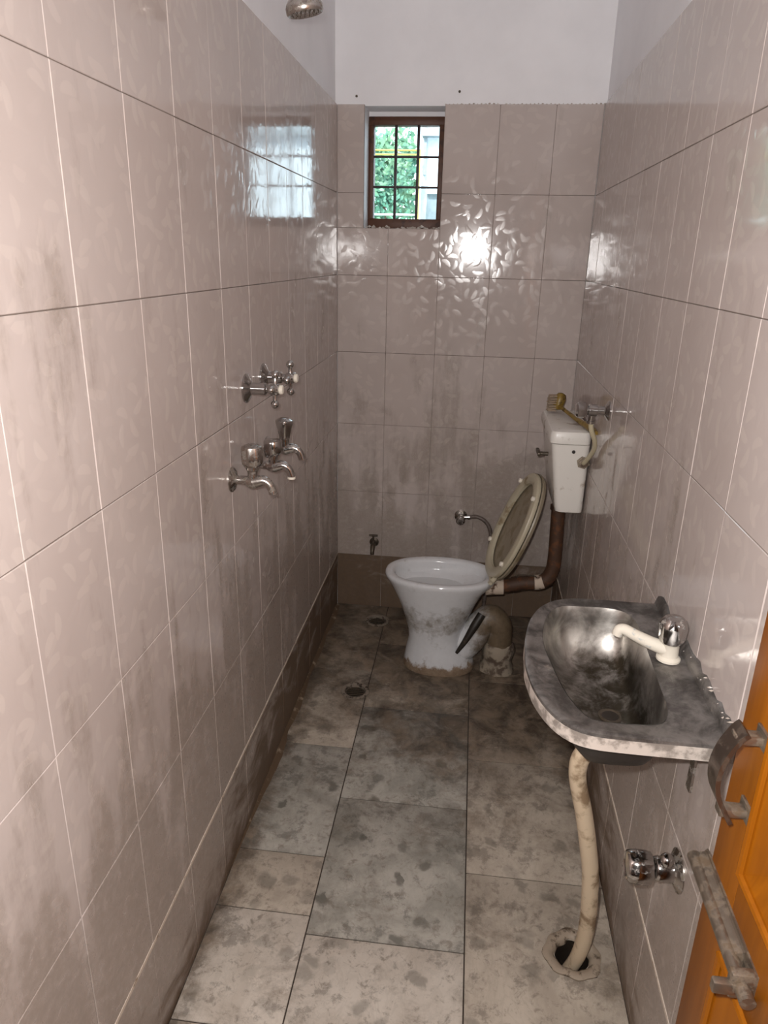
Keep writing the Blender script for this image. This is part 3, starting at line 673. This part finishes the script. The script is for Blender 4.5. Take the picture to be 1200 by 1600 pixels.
bw.loft([bowl_ring(1.0, .8535, .02), bowl_ring(.985, .845, .02), bowl_ring(.95, .80, .02), bowl_ring(.89, .773, .02), bowl_ring(.80, .750, .02), bowl_ring(.64, .734, .02), bowl_ring(.4, .727, .02)], False, True, 1)
bw.build('bowl', [STEEL, BLACKPAINT], bs, 50)
MB().lathe([(.022, 0), (.022, .002), (.018, .0025), (.015, .001)], (dc.x - BL.x, dc.y - BL.y, .7352)).build('drain_ring', DARKMETAL, bs, 40)
MB().lathe([(.015, 0), (.015, .0012)], (dc.x - BL.x, dc.y - BL.y, .7354)).build('drain_hole', HOLE, bs, 40)
MB().lathe([(.034, .727), (.034, .712), (.022, .708), (.022, .682), (.017, .678)], (dc.x - BL.x, 0, 0)).build('waste_coupling', LIP, bs, 40)
rings = []
for k in range(25):
    y = -1.566 - k * .0195; h = .020 + random.uniform(-.003, .004)
    rings.append([(.9665 - BL.x, y - BL.y, .858), (.955 - BL.x, y - BL.y, .859), (.957 - BL.x, y - BL.y, .866), (.961 - BL.x, y - BL.y, .858 + h), (.9665 - BL.x, y - BL.y, .858 + h + random.uniform(0, .006))])
bk = MB().loft(rings).build('upstand', [RIM], bs, 50); bk['label'] = 'dark caulked upstand against the wall'
crumbs(30, lambda t: (.962 - BL.x, -1.70 - t * .32 - BL.y, .880 + random.uniform(-.012, .006)), bs, 'old_caulk', .0015, .0035, PLASTER)
for y in (-1.70, -1.90): MB().box(.915 - BL.x, .967 - BL.x, y - .01 - BL.y, y + .01 - BL.y, .8290, .8335).box(.9625 - BL.x, .967 - BL.x, y - .01 - BL.y, y + .01 - BL.y, .67, .83).build('bracket', OLDCHROME, bs, smooth=None)
# basin tap
tp = empty('basin_tap', 'chrome pillar tap with limescale-crusted spout on the wash basin', 'tap', loc=(.929, -1.79, .859))
MB().lathe([(.021, 0), (.021, .004), (.016, .008), (.0155, .030), (.017, .033)], n=20).build('tap_body', LIME, tp, 40)
MB().tube([(-.004, 0, .020), (-.030, .004, .026), (-.060, .010, .037), (-.078, .014, .0445), (-.087, .016, .042), (-.090, .016, .032)], [.0135, .012, .0105, .010, .010, .0095], 14).build('spout', LIME, tp, 60)
MB().lathe([(.013, .032), (.020, .036), (.0225, .044), (.0235, .066), (.022, .076), (.016, .082), (.004, .084)], n=24, wob=lambda t, h: 1 + (.06 * math.cos(6 * t) if .038 < h < .07 else 0)).build('knob', CHROME, tp, 35)
# waste hose
wh = MB().tube([(.842, -1.800, .6605), (.822, -1.800, .6615), (.804, -1.800, .648), (.797, -1.800, .622), (.801, -1.797, .580), (.822, -1.787, .50), (.840, -1.777, .42), (.858, -1.762, .33), (.868, -1.748, .25), (.876, -1.732, .17), (.880, -1.712, .08), (.874, -1.695, .0), (.862, -1.685, -.05)], [.0165, .0170, .0175, .0175, .0165, .017, .0175, .0175, .018, .0178, .0175, .0165, .016], 14).build('waste_hose', HOSE, smooth=60)
tag(wh, 'cream plastic waste hose hanging from the basin into the floor drain', 'hose')
# angle valve under the basin
av = empty('angle_valve', 'chrome angle valve low on the wall below the wash basin', 'valve', loc=(W, -1.921, .510))
MB().lathe([(.038, 0), (.038, .003), (.030, .007), (.021, .012), (.018, .016)], (0, 0, 0), (-1, 0, 0), 28).build('flange', OLDCHROME, av, 40)
MB().lathe([(.0215, .010), (.0215, .036), (.020, .040), (.015, .044)], (0, 0, 0), (-1, 0, 0)).build('valve_body', CHROME, av, 40)
MB().lathe([(.016, .042), (.027, .048), (.029, .058), (.029, .072), (.027, .086), (.023, .090), (.021, .088)], (0, 0, 0), (-1, 0, 0), 24, wob=lambda t, h: 1 + .035 * math.cos(7 * t)).build('knob', CHROME, av, 40)
MB().lathe([(.009, .012), (.009, .022)], (-.026, -.004, 0), (0, -.25, 1)).ball((-.026, -.011, .030), .0135).build('outlet_cap', CHROME, av, 50)

# ------------------------------------------------------------------ taps on the left wall
def stopcock(y, z, rot, label):
    t = empty('stopcock', label, 'stopcock', 'cross-handled stopcocks above the bib taps', loc=(0, y, z))
    MB().lathe([(.036, 0), (.036, .004), (.030, .008), (.019, .013), (.015, .016)], (0, 0, 0), (1, 0, 0), 28).build('flange', CHROME, t, 40)
    MB().lathe([(.0155, .010), (.0155, .050), (.013, .052), (.010, .054), (.010, .066)], (0, 0, 0), (1, 0, 0)).build('barrel', CHROME, t, 40)
    h = MB().lathe([(.010, .060), (.0135, .064), (.0145, .074), (.0135, .084), (.010, .086)], (0, 0, 0), (1, 0, 0)).build('cross_handle', CHROME, t, 40)
    for k in range(4):
        a = rot + k * PI / 2; d = Vector((0, math.cos(a), math.sin(a)))
        mb = MB().tube([Vector((.074, 0, 0)) + d * .008, Vector((.074, 0, 0)) + d * .022, Vector((.074, 0, 0)) + d * .030], [.0068, .0052, .0052], 10, 3).ball(Vector((.074, 0, 0)) + d * .036, .0105)
        mb.build('arm', CHROME, h, 50)
    MB().lathe([(.010, .085), (.0115, .087), (.0115, .092), (.009, .0945), (.003, .095)], (0, 0, 0), (1, 0, 0), 20).build('button', BUTTON, t, 40)
stopcock(-1.247, 1.212, R(82), 'chrome stopcock with cross handle, next to the fluted-knob tap')
stopcock(-1.092, 1.216, R(90), 'chrome stopcock with cross handle, the one towards the window wall')
def bibtap(y, z, style, label):
    t = empty('bib_tap', label, 'tap', 'bib taps below the stopcocks', loc=(0, y, z))
    MT = OLDCHROME if style == 0 else CHROME
    MB().lathe([(.030, 0), (.030, .003), (.026, .007), (.014, .010), (.012, .012)], (0, 0, 0), (1, 0, 0), 28).build('flange', MT, t, 40)
    MB().tube([(.008, 0, 0), (.028, 0, 0), (.040, 0, -.001), (.052, 0, -.003), (.066, 0, 0), (.080, 0, .001), (.092, 0, -.008), (.098, 0, -.022), (.0995, 0, -.030)], [.0105, .0105, .013, .016, .014, .0115, .0105, .0098, .0100], 16).build('spout', MT, t, 60)
    MB().lathe([(.013, 0), (.0115, .018), (.0125, .026), (.015, .028), (.015, .036)], (.052, 0, 0)).build('bonnet', MT, t, 40)
    if style == 0: pr = [(.012, .034), (.020, .037), (.0245, .044), (.0255, .056), (.0255, .074), (.0235, .083), (.016, .087), (.004, .0875)]; wf = lambda a, h: 1 + (.05 * math.cos(8 * a) if .042 < h < .08 else 0)
    elif style == 1: pr = [(.012, .026), (.017, .029), (.0225, .036), (.0245, .050), (.024, .062), (.022, .067), (.004, .068)]; wf = lambda a, h: 1 + (.025 * math.cos(6 * a) if h < .06 else 0)
    else: pr = [(.012, .026), (.0145, .030), (.017, .042), (.0215, .062), (.0245, .072), (.024, .078), (.016, .083), (.003, .084)]; wf = lambda a, h: 1 + (.05 * math.cos(6 * a) if h < .075 else 0)
    MB().lathe(pr, (.052, 0, 0), n=32, wob=wf).build('knob', MT, t, 35)
    if style == 1: MB().lathe([(.0106, 0), (.0106, .006)], (.0995, 0, -.034)).build('spout_tip', BUTTON, t, 40)
bibtap(-1.387, 1.019, 0, 'dull chrome bib tap with a broad fluted knob on the tiled wall')
bibtap(-1.205, 1.006, 1, 'chrome bib tap with rounded knob and white spout tip between two others')
bibtap(-1.083, 1.021, 2, 'chrome bib tap with a flaring knob, the one towards the window wall')

# ------------------------------------------------------------------ shower
sh = empty('shower_head', 'dull metal shower head on an arm high above the taps', 'shower head', loc=(.166, -1.27, 2.0))
ax = Vector((.18, .10, -1)).normalized()
MB().lathe([(.010, -.062), (.013, -.055), (.016, -.040), (.028, -.020), (.036, -.010), (.0385, -.004), (.0385, .006), (.036, .010), (.032, .0085), (.003, .0075)], (0, 0, 0), ax, 32).build('rose', OLDCHROME, sh, 40)
mb = MB(); uu = ax.orthogonal().normalized(); vv = ax.cross(uu)
for rr, n in ((.010, 6), (.019, 12), (.028, 18)):
    for k in range(n): mb.lathe([(.0012, .007), (.0012, .0098), (.0004, .010)], (uu * math.cos(2 * PI * k / n) + vv * math.sin(2 * PI * k / n)) * rr, ax, 6)
nz = mb.build('nozzles', DARKMETAL, sh, 40); nz['kind'] = 'stuff'
MB().ball(ax * -.066, .013).build('ball_joint', OLDCHROME, sh, 60)
MB().tube([(-.166, 0, .150), (-.12, 0, .150), (-.07, 0, .135), (-.035, -.003, .105), tuple(ax * -.066)], .0095, 12).build('arm', OLDCHROME, sh, 60)
MB().lathe([(.030, 0), (.030, .003), (.018, .010), (.011, .013)], (-.174, 0, .150), (1, 0, 0)).build('flange', OLDCHROME, sh, 40)

# ------------------------------------------------------------------ fittings on the end wall
bv = empty('angle_valve', 'small grimy valve with dark hose on the end wall beside the toilet lid', 'valve', loc=(.545, 0, .468))
MB().lathe([(.027, 0), (.027, .003), (.020, .008), (.012, .011)], (0, 0, 0), (0, -1, 0), 24).build('flange', OLDCHROME, bv, 40)
MB().lathe([(.0115, .006), (.0115, .03), (.016, .032), (.019, .040), (.019, .056), (.014, .061), (.003, .062)], (0, 0, -.006), (0, -1, 0), 20).build('valve_body', OLDCHROME, bv, 40)
MB().lathe([(.008, .0), (.008, .026), (.011, .027), (.011, .036), (.007, .037)], (.004, -.026, 0), (1, 0, .1), 12).build('outlet', CHROME, bv, 30)
dh = MB().tube([(.586, -.026, .4715), (.612, -.028, .476), (.642, -.032, .466), (.665, -.036, .443), (.677, -.040, .41), (.680, -.045, .36), (.678, -.05, .25), (.672, -.05, .12), (.668, -.05, .012)], .0085, 10).build('supply_hose', GREYHOSE, smooth=60)
tag(dh, 'dark flexible hose bending down from the end wall valve behind the seat', 'hose')
bt2 = empty('bib_tap', 'blackened old tap with a tee handle low on the end wall', 'tap', loc=(.167, 0, .318))
MB().lathe([(.021, 0), (.021, .003), (.012, .008), (.009, .010)], (0, 0, 0), (0, -1, 0), 20).build('flange', DARKMETAL, bt2, 40)
MB().tube([(0, -.004, 0), (0, -.03, 0), (0, -.05, -.004), (0, -.062, -.020), (0, -.064, -.034)], [.009, .011, .011, .009, .009], 12).build('spout', DARKMETAL, bt2, 60)
MB().lathe([(.010, 0), (.008, .016), (.004, .018), (.004, .038)], (0, -.034, .004), n=14).build('spindle', DARKMETAL, bt2, 40)
MB().tube([(-.019, -.034, .044), (0, -.034, .043), (.019, -.034, .044)], [.0045, .0055, .0045], 8, 3).build('tee_handle', DARKMETAL, bt2, 60)

# ------------------------------------------------------------------ floor drains
def drain(x, y, r, label, crust=False):
    t = empty('floor_drain', label, 'drain', 'floor drains', loc=(x, y, 0))
    MB().lathe([(r - .0005, -.002), (r - .002, -.03), (r - .004, -.085), (.002, -.088)], n=28, cap0=False).build('cup', HOLE, t, 50)
    if crust:
        MB().lathe([(.064, -.001), (.066, .006), (.058, .010), (.046, .007), (.0395, .001), (.0395, -.012)], n=36, cap0=False, cap1=False, wob=lambda a, h: 1 + .05 * math.sin(3 * a) + .04 * math.sin(8 * a + 1)).build('cement_ring', RING, t, 50)
    else:
        MB().lathe([(r + .013, -.001), (r + .013, .004), (r + .006, .006), (r - .001, .003), (r - .002, -.010)], n=32, cap0=False, cap1=False).build('ring', DRAINM, t, 50)
        g_ = MB()
        g_.lathe([(r - .004, -.010), (r - .004, -.006), (r - .009, -.006), (r - .009, -.010)], n=28, cap0=False, cap1=False)
        for k in range(-2, 3):
            hw = math.sqrt((r - .005) ** 2 - (k * .012) ** 2); g_.box(-hw, hw, k * .012 - .0025, k * .012 + .0025, -.010, -.007)
        g_.build('grate', DARKMETAL, t, 30)
drain(*DRAINS[0], 'round black floor drain beside the toilet, close to the end wall')
drain(*DRAINS[1], 'round black floor drain in the open floor between toilet and taps')
drain(*DRAINS[2], 'open floor drain with a crusted cement ring taking the basin hose', True)
